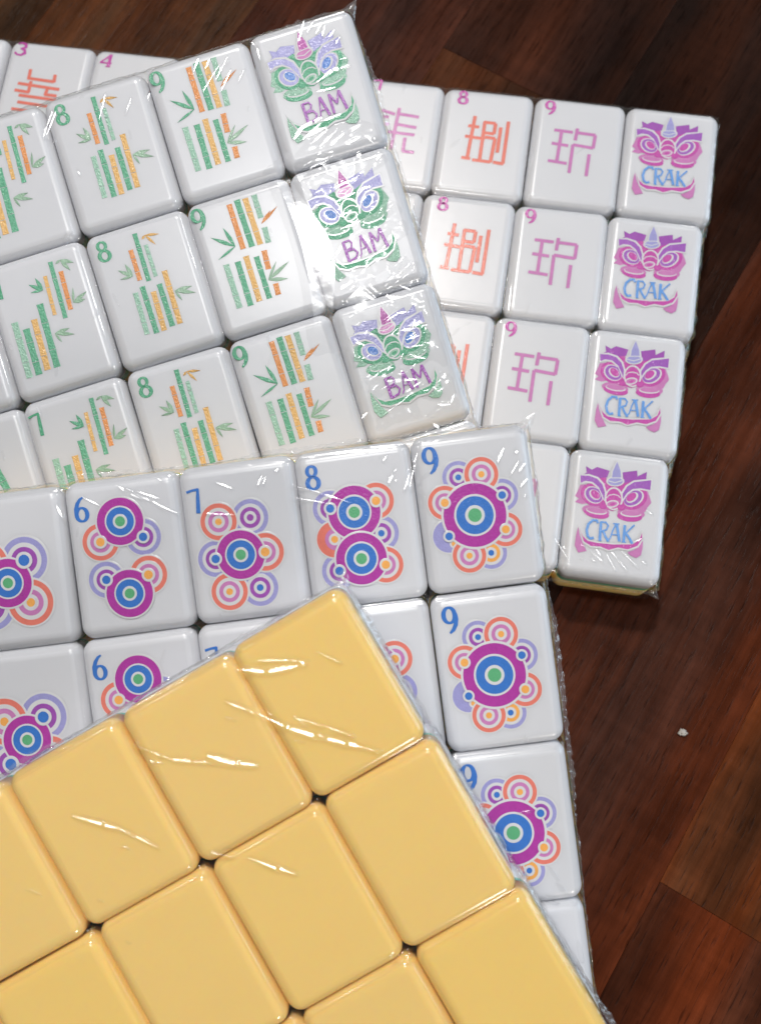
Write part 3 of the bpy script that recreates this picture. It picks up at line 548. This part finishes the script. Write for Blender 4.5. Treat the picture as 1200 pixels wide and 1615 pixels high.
def levels_mesh(name, lv, mat, cap_top, cap_bot):
    hw, hh, rc = TILE_W / 2, TILE_H / 2, 2.5
    v, f = [], []
    for inset, z in lv:
        for x, y in rrect(hw - inset, hh - inset, max(rc - inset, 0.5)): v.append((x * MM, y * MM, z * MM))
    n = 28
    for a in range(len(lv) - 1):
        for k in range(n):
            f.append((a * n + k, (a + 1) * n + k, (a + 1) * n + (k + 1) % n, a * n + (k + 1) % n))
    flat = []
    if cap_top: flat.append(len(f)); f.append(tuple(range(n)))
    if cap_bot: flat.append(len(f)); f.append(tuple(reversed(range((len(lv) - 1) * n, len(lv) * n))))
    me = bpy.data.meshes.new(name); me.from_pydata(v, [], f); me.materials.append(MATS[mat])
    sm = [True] * len(f)
    for q in flat: sm[q] = False
    me.polygons.foreach_set('use_smooth', sm); me.update()
    return me
def fillet(r, steps, top=True):
    out = []
    for k in range(steps + 1):
        a = math.radians(90 * k / steps)
        out.append((r * (1 - math.sin(a)), -r * (1 - math.cos(a))))
    return out                                   # inset r at z 0 -> inset 0 at z -r
T = TILE_T
def stack_meshes(prefix, upper, lower, t_up, t_mid):
    """upper, middle and lower layer of one tile, z = 0 on its top"""
    top = [(i, T + z) for i, z in fillet(2.3, 8)] + [(0.0, T - t_up)]
    mid = [(0.07, T - t_up), (0.07, T - t_up - t_mid)]
    low = [(0.0, T - t_up - t_mid)] + [(i, -z) for i, z in reversed(fillet(1.5, 5))]
    return (levels_mesh(prefix + upper, top, upper, True, True), levels_mesh(prefix + 'mid', mid, 'green_resin', False, False), levels_mesh(prefix + lower, low, lower, True, True))
FACE_UP = stack_meshes('a_', 'white_resin', 'yellow_resin', 5.4, 2.8)
BACK_UP = stack_meshes('b_', 'yellow_resin', 'white_resin', 6.5, 1.5)

class Print:
    """paint lying in a tile face: shapes with a low rounded rim, collected as one mesh"""
    def __init__(self): self.v, self.f, self.m, self.mats = [], [], [], []
    def mat(self, name):
        if name not in self.mats: self.mats.append(name)
        return self.mats.index(name)
    def poly(self, pts, mat, z, h=0.045, e=0.10):
        pts = [tuple(p) for p in pts]
        n = len(pts)
        area = sum(pts[k][0] * pts[(k + 1) % n][1] - pts[(k + 1) % n][0] * pts[k][1] for k in range(n))
        if area < 0: pts = pts[::-1]
        b = len(self.v); inner = []
        for k in range(n):
            p0, p, p1 = pts[k - 1], pts[k], pts[(k + 1) % n]
            d0 = np.array((p[0] - p0[0], p[1] - p0[1])); d1 = np.array((p1[0] - p[0], p1[1] - p[1]))
            d0 = d0 / (np.hypot(*d0) + 1e-9); d1 = d1 / (np.hypot(*d1) + 1e-9)
            t = d0 + d1; ln = np.hypot(*t)
            if ln < 0.3: nn = np.array((-d1[1], d1[0])) * 0.5
            else: nn = np.array((-t[1], t[0])) / ln
            inner.append((p[0] + nn[0] * e, p[1] + nn[1] * e))
        self.v += [(p[0], p[1], z) for p in pts] + [(p[0], p[1], z + h) for p in inner]
        mi = self.mat(mat)
        for k in range(n):
            self.f.append((b + k, b + (k + 1) % n, b + n + (k + 1) % n, b + n + k)); self.m.append(mi)
        self.f.append(tuple(range(b + n, b + 2 * n))); self.m.append(mi)
    def disc(self, x, y, r, mat, z, seg=44):
        self.poly([(x + r * math.cos(2 * math.pi * k / seg), y + r * math.sin(2 * math.pi * k / seg)) for k in range(seg)], mat, z, 0.02, min(0.09, r * .3))
    def ribbon(self, pts, w, mat, z, h=0.06, close=False):
        n = len(pts)
        if not hasattr(w, '__len__'): w = [w] * n
        pts = [np.array(p, float) for p in pts]
        L, R = [], []
        for k in range(n):
            if close: t = pts[(k + 1) % n] - pts[k - 1]
            else: t = pts[min(k + 1, n - 1)] - pts[max(k - 1, 0)]
            t = t / (np.hypot(*t) + 1e-9); nn = np.array((-t[1], t[0])) * w[k] / 2
            L.append(pts[k] + nn); R.append(pts[k] - nn)
        b = len(self.v); mi = self.mat(mat)
        for k in range(n):
            mL = pts[k] + (L[k] - pts[k]) * 0.82; mR = pts[k] + (R[k] - pts[k]) * 0.82
            self.v += [(*L[k], z), (*mL, z + h), (*mR, z + h), (*R[k], z)]
        for k in range(n if close else n - 1):
            a, c = b + 4 * k, b + 4 * ((k + 1) % n)
            for j in range(3): self.f.append((a + j, a + j + 1, c + j + 1, c + j)); self.m.append(mi)
        if not close:
            self.f.append((b, b + 1, b + 2, b + 3)); e = b + 4 * (n - 1); self.f.append((e + 3, e + 2, e + 1, e)); self.m += [mi, mi]
    def mesh(self, name):
        me = bpy.data.meshes.new(name)
        me.from_pydata([(x * MM, y * MM, (TILE_T + z) * MM) for x, y, z in self.v], [], self.f)
        for q in self.mats: me.materials.append(MATS[q])
        me.polygons.foreach_set('material_index', self.m); me.update()
        return me

def pairs(a): return [(a[k], a[k + 1]) for k in range(0, len(a), 2)]
def arc(cx, cy, rx, ry, a0, a1, n=14):
    return [(cx + rx * math.cos(math.radians(a0 + (a1 - a0) * k / n)), cy + ry * math.sin(math.radians(a0 + (a1 - a0) * k / n))) for k in range(n + 1)]

def numeral(d, spec, mat):
    cx, cy, h, w = spec
    P = Print()
    S = lambda pts: [(cx + x * w, cy + y * h) for x, y in pts]
    def loop(ex, ey, rx, ry, thick=.30, thin=.15):
        pts = arc(ex, ey, rx, ry, 0, 360, 24)[:-1]
        ws = [w * (thin + (thick - thin) * abs(math.cos(2 * math.pi * k / 24)) ** 1.3) for k in range(24)]
        P.ribbon(S(pts), ws, mat, 0.01, close=True)
    if d == 9:
        loop(-.02, .18, .36, .29)
        P.ribbon(S([(.36, .20), (.39, .02), (.32, -.2), (.14, -.38), (-.1, -.5)]), [w * q for q in (.30, .30, .28, .24, .12)], mat, .02)
    elif d == 6:
        loop(.02, -.2, .36, .27)
        P.ribbon(S([(-.34, -.2), (-.33, .04), (-.2, .26), (0, .42), (.22, .5)]), [w * q for q in (.30, .30, .26, .2, .12)], mat, .02)
    elif d == 8:
        loop(-.02, .25, .28, .2, .26, .16); loop(0, -.22, .36, .24, .3, .16)
    elif d == 7:
        P.ribbon(S([(-.5, .38), (.0, .43), (.46, .44)]), [w * .2, w * .2, w * .24], mat, .01)
        P.ribbon(S([(.42, .48), (.34, .1), (.24, -.5)]), [w * .2, w * .3, w * .34], mat, .02)
    elif d == 3:
        P.ribbon(S([(-.3, .38), (0, .48), (.34, .38), (.36, .18), (.1, .06), (-.06, .04)]), [w * q for q in (.12, .16, .26, .28, .18, .14)], mat, .01)
        P.ribbon(S([(-.02, .04), (.32, -.06), (.38, -.28), (.1, -.46), (-.25, -.44), (-.45, -.28)]), [w * q for q in (.14, .24, .30, .2, .16, .2)], mat, .02)
    elif d == 4:
        P.ribbon(S([(.3, .5), (-.1, .1), (-.48, -.2)]), w * .14, mat, .01); P.ribbon(S([(-.48, -.2), (.5, -.2)]), w * .16, mat, .02)
        P.ribbon(S([(.3, .5), (.26, -.5)]), w * .28, mat, .03); P.ribbon(S([(.05, -.48), (.45, -.48)]), w * .12, mat, .035)
    else:                                     # 5 and 2, hidden or at the frame's edge
        P.ribbon(S([(.35, .46), (-.3, .46), (-.34, .08), (.1, .12), (.38, -.15), (.1, -.46), (-.4, -.4)]), w * .2, mat, .01)
    return [('numeral', P.mesh('numeral'))]

def dot_face(d):
    out = numeral(d, NUM[2].get(d, [-8.0, 10.6, 4.8, 2.9]), 'blue')
    K = {'R': ('red', 'pink', 'orange'), 'B': ('lavender', 'purple', 'blue'), 'P': ('lavender', 'purple', 'purple'), 'O': ('lavender', 'orange', 'blue')}
    tops = []
    for kind, x, y, r, top in DOTS[d]['petal']:
        P = Print(); z = 0.005 if kind in 'BSPO' else 0.05; s = 0.007
        P.disc(x, y, r * 1.07, 'white_paint', z - .004)
        if kind == 'S':
            P.disc(x, y, r, 'lavender', z); P.disc(x + .75, y - 1.45, .9, 'white_paint', z + s); P.disc(x + .72, y - 1.5, .5, 'orange', z + 2 * s); a = 'blue'
        elif kind == 'T':
            P.disc(x, y, r, 'red', z); P.disc(x + .25, y, r * .62, 'pink', z + s); P.disc(x, y, r * .34, 'white_paint', z + 2 * s); P.disc(x, y, r * .21, 'orange', z + 3 * s); a = 'orange'
        else:
            o_, i_, a = K[kind]
            P.disc(x, y, r, o_, z); P.disc(x, y, r * .755, 'white_paint', z + s); P.disc(x, y, r * .575, i_, z + 2 * s); P.disc(x, y, r * .36, 'white_paint', z + 3 * s)
            P.disc(x, y, r * .20, a, z + 4 * s)
        out.append(('ring_motif', P.mesh('ring_motif')))
        if top: tops.append((x, y, r, a))
    for k, (x, y, r) in enumerate(DOTS[d]['main']):
        P = Print(); z = 0.10 + 0.05 * k; s = .007
        P.disc(x, y, r * 1.065, 'white_paint', z, 64); P.disc(x, y, r, 'magenta', z + s, 64); P.disc(x, y, r * .665, 'white_paint', z + 2 * s, 64)
        P.disc(x, y, r * .60, 'blue', z + 3 * s, 56); P.disc(x, y, r * .32, 'white_paint', z + 4 * s); P.disc(x, y, r * .225, 'green', z + 5 * s)
        out.append(('ring_motif', P.mesh('ring_motif')))
    for x, y, r, a in tops:
        P = Print(); P.disc(x, y, r * .36, 'white_paint', .20); P.disc(x, y, r * .25, a, .207)
        out.append(('bead_motif', P.mesh('bead_motif')))
    return out

def leaf_poly(x0, y0, x1, y1, w):
    d = np.array((x1 - x0, y1 - y0)); L = np.hypot(*d); d = d / L; nn = np.array((-d[1], d[0]))
    prof = [(0, .12), (.2, .62), (.42, 1.0), (.65, .8), (.85, .38), (1, 0.03)]
    a = [np.array((x0, y0)) + d * L * t + nn * w * .5 * q for t, q in prof]
    b = [np.array((x0, y0)) + d * L * t - nn * w * .5 * q for t, q in reversed(prof)]
    return [tuple(p) for p in a + b]

def bam_face(d):
    out = numeral(d, NUM[1].get(d, [-8.4, 10.6, 4.6, 2.8]), 'numeral_green')
    B = BAMS.get(d)
    if not B: B = {'stick': [['g', -5.2 + 3.6 * (k % 3), 6.4 - 10 * (k // 3), -3.6 + 3.6 * (k % 3), -1.5 - 10 * (k // 3), 1.7] for k in range(6)], 'leaf': []}
    C = {'o': 'stick_orange', 'g': 'stick_green', 'y': 'stick_gold', 'p': 'stick_pale'}
    for c, x0, y0, x1, y1, w in B['stick']:
        P = Print(); p, q = np.array((x0, y0)), np.array((x1, y1)); L = np.hypot(*(q - p)); dd = (q - p) / L
        cuts = [0, .30, .72, 1.0] if L > 6 else ([0, .55, 1.0] if L > 4 else [0, 1.0])
        for a, b in zip(cuts[:-1], cuts[1:]):
            s0, s1 = p + dd * (L * a + .07), p + dd * (L * b - .07); mid = (s0 + s1) / 2
            P.ribbon([s0, s0 * .7 + mid * .3, mid, s1 * .7 + mid * .3, s1], [w * .98, w * .90, w * .86, w * .90, w * .98], C[c], .012, .05)
        out.append(('bamboo_stick', P.mesh('bamboo_stick')))
    C2 = {'o': 'stick_orange', 'g': 'stick_green', 'y': 'stick_gold', 'p': 'leaf_pale'}
    for row in B['leaf']:
        P = Print(); p = pairs(row[1:])
        for k, t in enumerate(p[1:]): P.poly(leaf_poly(*p[0], *t, (.85 if row[0] in 'gp' else .6) if k < 2 else .55), C2[row[0]], .03 + .012 * k, .05, .08)
        out.append(('leaf_spray', P.mesh('leaf_spray')))
    return out

def crak_face(d):
    out = numeral(d, NUM[0].get(d, [-7.2, 12.3, 3.7, 2.7]), 'rose')
    if d in CRAKS:
        P = Print(); w = CRAKS[d][0]
        for k, s in enumerate(CRAKS[d][1:]): P.ribbon(pairs(s), w * 1.2, 'red' if d in (3, 8) else 'pink', .01 + .002 * k, .03)
        out.append(('character', P.mesh('character')))
    return out

def mask_face(word):
    pal = {'CRAK': dict(pink='pink', face='rose', brow='mauve', brow2='purple', horn='lavender', horn2='lavender', eye1='mauve', eye2='rose', white='white_paint'),
           'BAM': dict(pink='stick_pale', face='stick_green', brow='lavender', brow2='lavender', horn='magenta', horn2='pink', eye1='lavender', eye2='blue', white='white_paint')}[word]
    P = Print()
    for k, it in enumerate(MASK):
        z = .006 + .0032 * k
        if it[0] == 'f': P.poly([(x + .5, y) for x, y in pairs(it[2])], pal[it[1]], z, .03, .06)
        else: P.ribbon([(x + .5, y) for x, y in pairs(it[3])], it[2], pal[it[1]], z, .03)
    out = [('mask_motif', P.mesh('mask_motif'))]
    for k, s in enumerate(WORD[word]):
        if k == 0: P = Print()
        P.ribbon([(x + .5, y) for x, y in pairs(s[1:])], s[0], 'sky' if word == 'CRAK' else 'purple', .165 + .004 * k, .05)
    out.append(('lettering', P.mesh('lettering')))
    return out

CACHE = {}
def face(suit, d):
    if (suit, d) not in CACHE:
        CACHE[suit, d] = dot_face(d) if suit == 'dot' else bam_face(d) if suit == 'bam' and d else crak_face(d) if suit == 'crak' and d else mask_face('BAM' if suit == 'bam' else 'CRAK')
    return CACHE[suit, d]

def pack_matrix(i):
    m = Matrix(PACK[i]['R']).to_4x4(); m.translation = Vector(PACK[i]['o']) * MM
    return m
def tile_centre(i, c, r):
    p = PACK[i]; v = (r + .5) * p['dv']
    return (c + .5) * p['du'] + p['sh'] * v + p['rs'][min(r, 3)], -v

ROWN = ['first', 'second', 'third', 'fourth']
ROW_CRAK = ['row farthest from the dot tiles', 'second row from the bare wood', 'row just before the dot pack', 'row touching the dot pack']
ROW_BAM = ['row raised over the crak tiles', 'row lit by the bright glare', 'row next to the dot pack', 'row beneath the dot pack']
ROW_DOT = ['row along the bamboo tiles', 'row cut by the yellow corner', 'row mostly under yellow tiles', 'row farthest from bamboo tiles']
def place(i, c, r, meshes, prints, label, group, name='mahjong_tile'):
    x, y = tile_centre(i, c, r)
    j = lambda s: random.uniform(-s, s)
    root = bpy.data.objects.new(name, None); col.objects.link(root)
    root.empty_display_size = .01
    root.matrix_world = pack_matrix(i) @ Matrix.Translation(((x + j(.09)) * MM, (y + j(.09)) * MM, (-TILE_T - abs(j(.12))) * MM)) @ Matrix.Rotation(j(.009), 4, 'Z') @ Matrix.Rotation(j(.007), 4, 'X') @ Matrix.Rotation(j(.007), 4, 'Y')
    root.scale = ((PACK[i]['du'] - .04) / TILE_W, (PACK[i]['dv'] - .04) / TILE_H, 1)
    tag(root, label, 'tile', group)
    for nm, me in zip(('face_layer', 'middle_layer', 'back_layer') if meshes is FACE_UP else ('back_layer', 'middle_layer', 'face_layer'), meshes):
        o = bpy.data.objects.new(nm, me); col.objects.link(o); o.parent = root
    for nm, me in prints:
        o = bpy.data.objects.new(nm, me); col.objects.link(o); o.parent = root
    return root

WORDS = {2: 'two', 3: 'three', 4: 'four', 5: 'five', 6: 'six', 7: 'seven', 8: 'eight', 9: 'nine'}
for r in range(4):
    for c in range(-9, 0):
        d = 0 if c == -1 else c + 11
        lab = ('white tile with pink lion mask over blue CRAK, %s' % ROW_CRAK[r]) if d == 0 else \
              'white tile marked pink %s%s, %s' % (WORDS[d], ' over a red character' if d in (3, 8) else ' over a pink character' if d in (7, 9) else '', ROW_CRAK[r])
        place(0, c, r, FACE_UP, face('crak', d), lab, 'crak suit tiles in one wrapped pack')
for r in range(4):
    for c in range(-5, 0):
        d = 0 if c == -1 else c + 11
        lab = ('white tile with green lion mask over purple BAM, %s' % ROW_BAM[r]) if d == 0 else \
              'white tile marked green %s with bamboo sticks, %s' % (WORDS[d], ROW_BAM[r])
        place(1, c, r, FACE_UP, face('bam', d), lab, 'bamboo suit tiles in one wrapped pack')
for r in range(4):
    for c in range(-5, 0):
        d = c + 10
        lab = 'white tile with %s ringed dots under a blue numeral, %s' % (WORDS[d], ROW_DOT[r])
        place(2, c, r, FACE_UP, face('dot', d), lab, 'dot suit tiles in one wrapped pack')
ORD = ['first', 'second', 'third', 'fourth']
for r in range(3):
    for c in range(-5, 0):
        if (r == 0 and c < -4) or (r == 2 and c < -4): continue
        lab = 'blank yellow tile, %s along the %s row from the corner over the dots' % (['first', 'second', 'third', 'fourth', 'fifth'][-c - 1], ROWN[r])
        place(3, c, r, BACK_UP, [], lab, 'face-down yellow tiles in one wrapped pack')

# ------------------------------------------------------------------ shrink film
def vnoise(x, y, s, seed):
    """smooth value noise, arrays in mm"""
    g = np.random.default_rng(seed).random((257, 257)) * 2 - 1
    X, Y = x / s + 91.3, y / s + 47.7
    xi, yi = np.floor(X).astype(int), np.floor(Y).astype(int); fx, fy = X - xi, Y - yi
    fx = fx * fx * (3 - 2 * fx); fy = fy * fy * (3 - 2 * fy)
    a, b, c, d = g[xi % 257, yi % 257], g[(xi + 1) % 257, yi % 257], g[xi % 257, (yi + 1) % 257], g[(xi + 1) % 257, (yi + 1) % 257]
    return (a * (1 - fx) + b * fx) * (1 - fy) + (c * (1 - fx) + d * fx) * fy

def seg_ridge(X, Y, pts, h, w, tilt=None):
    """a fold in the film: a narrow tilted facet along a polyline, fading to its ends; -9 where there is none"""
    pts = np.array(pts); full = np.full_like(X, -9.0)
    xs, ys = X[:, 0], Y[0]; mg = 2.2 * w
    i0, i1 = np.searchsorted(xs, [pts[:, 0].min() - mg, pts[:, 0].max() + mg]); j0, j1 = np.searchsorted(ys, [pts[:, 1].min() - mg, pts[:, 1].max() + mg])
    if i1 <= i0 or j1 <= j0: return full
    X, Y = X[i0:i1, j0:j1], Y[i0:i1, j0:j1]
    out = full[i0:i1, j0:j1]
    ln = np.hypot(*np.diff(pts, axis=0).T); tot = ln.sum(); acc = 0
    for k in range(len(pts) - 1):
        a, b = pts[k], pts[k + 1]; d = (b - a) / (ln[k] + 1e-9)
        t = np.clip((X - a[0]) * d[0] + (Y - a[1]) * d[1], 0, ln[k])
        dist = np.hypot(X - a[0] - t * d[0], Y - a[1] - t * d[1])
        sd = -(X - a[0]) * d[1] + (Y - a[1]) * d[0]                       # signed distance across the fold
        s = (acc + t) / tot
        fade = np.clip(np.sin(np.pi * np.clip(s * .94 + .03, 0, 1)), 0, 1) ** .5
        ww = w * (.35 + .65 * fade) * (1 + .35 * vnoise(acc + t + pts[0, 0] * 7, t * 0, 1.9, 3))
        sl, ms = (tilt[2 * k], tilt[2 * k + 1]) if tilt else (.1, 0.0)
        q = acc + t
        along = (q - tot / 2) if tot < 7 else ((q % 5.5) - 2.75)             # long folds break into short pieces
        z = h - sl * np.clip(sd, -ww, ww) - ms * along + .010 * vnoise(X, Y, .9, 21)
        fall = np.clip((dist - ww) / (.55 * w), 0, 1)
        z = z - fall ** 2 * (h + .5) - np.where(dist > ww * 1 + .55 * w, 9, 0)
        out = np.maximum(out, z)
        acc += ln[k]
    full[i0:i1, j0:j1] = out
    return full

def pack_xy(i, c, r):
    p = PACK[i]; v = r * p['dv']
    q = np.interp(r, [.5, 1.5, 2.5, 3.5], p['rs'])
    return np.array((c * p['du'] + p['sh'] * v + q, -v))

def make_film(i, cols, rows, label, crimp, near=False, loose=None, step=0.23):
    m = pack_matrix(i)
    p = PACK[i]
    # --- the sheet over the tile tops: it dips into the joints and clings just level with the faces
    x0, x1 = -cols * p['du'] + min(p['rs']) + (p['sh'] * -p['dv'] * 0), 3.2
    y0, y1 = -rows * p['dv'], 0.0
    nx, ny = int((x1 - x0) / step), int((y1 - y0) / step)
    X, Y = np.meshgrid(np.linspace(x0, x1, nx), np.linspace(y0, y1, ny), indexing='ij')
    V = -Y; R = V / p['dv']; ri = np.clip(R.astype(int), 0, 3)
    U = (X - p['sh'] * V - np.array(p['rs'])[ri]) / p['du']
    gu = np.abs(U - np.round(U)) * p['du']; gv = np.abs(R - np.round(R)) * p['dv']
    sag = lambda g: np.clip(1 - g / 1.5, 0, 1) ** 2
    Z = -0.34 - .6 * np.maximum(sag(gu), sag(gv)) - .5 * sag(gu) * sag(gv) + 0.03 * vnoise(X, Y, 6, i)
    for row in RIDGE[i]:
        w = max(.34, row[1] * (.72 if i != 3 else .5)); h = .12 + .75 * row[1] * max(abs(q) for q in row[2][::2]) + .22 * max(abs(q) * 6 for q in row[2][1::2]) * .5
        Z = np.maximum(Z, seg_ridge(X, Y, pairs(row[3:]), h + (.12 if i == 1 else 0), w, row[2]))
    rl = np.random.default_rng(200 + i)
    for k in range(46 if i != 3 else 20):       # stray short creases
        cx, cy = rl.uniform(x0, 0), rl.uniform(y0, 0); a = rl.normal(1.0, .5) if i != 3 else rl.normal(-.75, .25); L = rl.uniform(.6, 3.0)
        rd = seg_ridge(X, Y, [(cx, cy), (cx + L * math.cos(a), cy + L * math.sin(a))], rl.uniform(.06, .16), rl.uniform(.22, .34), [rl.uniform(-.3, .3), 0])
        Z = np.maximum(Z, rd)
    if loose is not None: Z = loose(X, Y, U, R, Z)
    edge_ok = (U < -.10) & (R > .06)
    Z = np.where(edge_ok | (Z > -.2), Z, np.minimum(Z, -.45))
    idx = np.arange(nx * ny).reshape(nx, ny)
    Um = (U[:-1, :-1] + U[1:, 1:]) / 2
    Zc = np.maximum(np.maximum(Z[:-1, :-1], Z[1:, 1:]), np.maximum(Z[1:, :-1], Z[:-1, 1:]))
    inside = (Zc < -.24) & (gu[:-1, :-1] > 2.6) & (gv[:-1, :-1] > 2.6)      # pressed flat on a face: nothing of it can be seen
    keep = (Um < -.06) & ~inside
    q = np.stack([idx[:-1, :-1], idx[1:, :-1], idx[1:, 1:], idx[:-1, 1:]], -1)[keep]
    used, inv = np.unique(q.ravel(), return_inverse=True)
    verts = np.stack([X.ravel(), Y.ravel(), Z.ravel()], 1)[used]
    faces = inv.reshape(-1, 4).tolist()
    # --- the skirt that wraps round the outside of the pack
    path = [pack_xy(i, -cols, 0)]
    if p['rs'][0] == 0: path += [pack_xy(i, 0, 0), pack_xy(i, 0, rows)]
    else:
        path[0] = np.array((-cols * p['du'] + p['rs'][0], 0)); path.append(np.array((p['rs'][0], 0.)))
        for r in range(rows):
            path.append(np.array((p['rs'][r], -(r + .92) * p['dv'])))
            if r < rows - 1: path.append(np.array((p['rs'][r + 1], -(r + 1.10) * p['dv'])))
    if near: path[-1] = np.array((p['rs'][rows - 1], -rows * p['dv'])); path.append(np.array((-cols * p['du'] + p['rs'][rows - 1], -rows * p['dv'])))
    # dense rounded polyline
    P = []
    for k in range(len(path) - 1):
        a, b = path[k], path[k + 1]; L = np.hypot(*(b - a)); n = max(2, int(L / .4))
        P += [a + (b - a) * t / n for t in range(n)]
    P.append(path[-1]); P = np.array(P)
    for _ in range(18): P[1:-1] = P[1:-1] * .5 + (P[:-2] + P[2:]) * .25
    tg = np.gradient(P, axis=0); tg /= np.hypot(*tg.T)[:, None]; nr = np.stack([-tg[:, 1], tg[:, 0]], 1)
    s = np.concatenate([[0], np.cumsum(np.hypot(*np.diff(P, axis=0).T))])
    # joints between tiles pull the film in
    Vp = -P[:, 1] / p['dv']; Up = (P[:, 0] - p['sh'] * -P[:, 1] - np.array(p['rs'])[np.clip(Vp.astype(int), 0, 3)]) / p['du']
    horiz = np.abs(tg[:, 0]) > .8
    gj = np.where(horiz, np.abs(Up - np.round(Up)) * p['du'], np.abs(Vp - np.round(Vp)) * p['dv'])
    pull = np.clip(1 - gj / 2.6, 0, 1) ** 2
    corner = 1 - np.clip(np.abs(tg).max(1) * 1.0, 0, 1); corner = corner / max(corner.max(), 1e-6)
    prof = [(-1.5, -.13), (-.9, -.28), (-.4, -.62), (.05, -1.15), (.28, -2.0), (.36, -3.4), (.34, -5.5), (.30, -8), (.26, -11), (.22, -14), (.2, -16.6)]
    base = len(verts); sk = []
    for k, (o, z) in enumerate(prof):
        amp = .0 if k < 1 else min(1, k / 4)
        wob = amp * (.22 * vnoise(s, s * 0 + z, 2.2, 11 + i) + .12 * vnoise(s, s * 0 + z, .9, 31 + i))
        off = o + wob + .15 * amp - pull * (.55 * amp) + corner * amp * 1.1
        off = np.maximum(off, o * 0 + min(o, .06) + .0)
        q = P + nr * off[:, None]
        sk.append(np.column_stack([q, z + .15 * amp * vnoise(s, s * 0 + z, 1.7, 51 + i) - pull * .5 * (1 if k < 4 else 0)]))
    verts = np.vstack([verts] + sk); N = len(P)
    for k in range(len(prof) - 1):
        for t in range(N - 1):
            faces.append([base + k * N + t, base + k * N + t + 1, base + (k + 1) * N + t + 1, base + (k + 1) * N + t])
    root = bpy.data.objects.new('shrink_film', None); col.objects.link(root); root.matrix_world = m
    tag(root, label, 'film', 'clear shrink films round the tile packs')
    mesh_obj('film_sheet', verts * MM, faces, ['film'], root)
    # --- crimped weld running along the outside, ragged and crumpled
    width, zc, reach = crimp
    cr = []; nk = 6
    for k in range(nk):
        t = k / (nk - 1)
        big = np.clip(.55 + .75 * vnoise(s, s * 0, 9, 71 + i), .1, 1.3) + corner * 2.6
        o = .30 + t * width * big + t * .35 * vnoise(s, s * 0 + t * 3, .8, 81 + i)
        z = zc - 1.2 * t + .45 * (.3 + t) * vnoise(s, s * 0 + t * 2.3, .7, 91 + i) + .5 * t * vnoise(s, s * 0, 3.1, 95 + i)
        cr.append(np.column_stack([P + nr * o[:, None], z]))
    cv = np.vstack(cr); cf = []
    a, b = int(reach[0] * (N - 1)), int(reach[1] * (N - 1))
    for k in range(nk - 1):
        for t in range(a, b): cf.append([k * N + t, k * N + t + 1, (k + 1) * N + t + 1, (k + 1) * N + t])
    mesh_obj('crimped_seam', cv * MM, cf, ['film_crimp'], root)
    return root

def loose_bam(X, Y, U, R, Z):
    """slack film standing off the tiles along the lion-mask column"""
    sst = lambda t: np.clip(t, 0, 1) ** 2 * (3 - 2 * np.clip(t, 0, 1))
    bow = -1.30 + .12 * np.cos((R - 1.45) * 2.2)                       # left border of the slack area
    w = sst((U - bow) / .12) * sst((-.80 + .10 * np.sin(R * 5) - U) / .10) * sst((R - .85) / .2) * sst((2.35 - R) / .3)
    lift = .50 * w + w * (.035 * vnoise(X, Y, 5.5, 5) + .010 * vnoise(X, Y, 1.6, 6))
    w2 = np.exp(-((U + .5) / .36) ** 2 - ((R - 1.02) / .16) ** 2)
    lift2 = .55 * w2 + .05 * vnoise(X, Y, 2.0, 8) * w2
    w3 = np.exp(-((U + .62) / .30) ** 2 - ((R - 2.05) / .22) ** 2)
    lift3 = .5 * w3 + .05 * vnoise(X, Y, 2.0, 9) * w3
    # rippled film over the last two lion masks, touching down here and there
    w4 = sst((U + .98) / .15) * sst((-.04 - U) / .1) * sst((R - .75) / .2) * sst((2.98 - R) / .1)
    rp = vnoise(X * .8 + Y * .5, (Y - X * .35) * 2.2, 3.4, 14)
    lift4 = np.where(w4 > .02, w4 * (.36 + .34 * rp + .06 * vnoise(X, Y, 1.3, 15)) - .10, 0)
    L = np.maximum(np.maximum(np.maximum(lift, lift2), lift3), lift4)
    return np.where(L > .04, np.maximum(Z, L - .16), Z)

make_film(0, 9, 4, 'clear shrink film round the pink CRAK tiles, ragged along its outer edge', (.8, -6.0, (0, 1)), near=True, step=.2)
make_film(1, 5, 4, 'glossy slack shrink film round the bamboo tiles, strongly glinting beside the BAM column', (1.1, -2.6, (0, 1)), loose=loose_bam, step=.155)
make_film(2, 5, 4, 'clear shrink film with a crimped welded edge round the ringed dot tiles', (1.15, -1.9, (0, 1)), step=.155)
make_film(3, 5, 3, 'clear shrink film with long creases over the blank yellow tiles', (1.0, -3.0, (0, .999)))

# ------------------------------------------------------------------ a speck of lint on the table
v, f = [], []
for k in range(11):
    a = k * 2.3; c = np.array((math.cos(a) * (.35 + .07 * k), math.sin(a) * .55, .38 + .12 * (k % 3))); b = len(v); rr = .42 + .1 * (k % 2)
    for p in ((1, 0, 0), (-1, 0, 0), (0, 1, 0), (0, -1, 0), (0, 0, 1), (0, 0, -1)): v.append(tuple((c + np.array(p) * rr * (1, .8, .7)) * MM))
    f += [tuple(b + q for q in t) for t in ((0, 2, 4), (2, 1, 4), (1, 3, 4), (3, 0, 4), (2, 0, 5), (1, 2, 5), (3, 1, 5), (0, 3, 5))]
b = len(v); v += [tuple(np.array(p) * (1.1, .8, .75) * MM + np.array((0, 0, .4 * MM))) for p in ((1, 0, 0), (-1, 0, 0), (0, 1, 0), (0, -1, 0), (0, 0, 1), (0, 0, -1))]
f += [tuple(b + q for q in t) for t in ((0, 2, 4), (2, 1, 4), (1, 3, 4), (3, 0, 4), (2, 0, 5), (1, 2, 5), (3, 1, 5), (0, 3, 5))]
o = mesh_obj('lint_fluff', v, f, ['lint'])
o.location = (.06943, -.05271, 0.0001); tag(o, 'tiny white fluff of lint lying on the bare wood', 'lint')
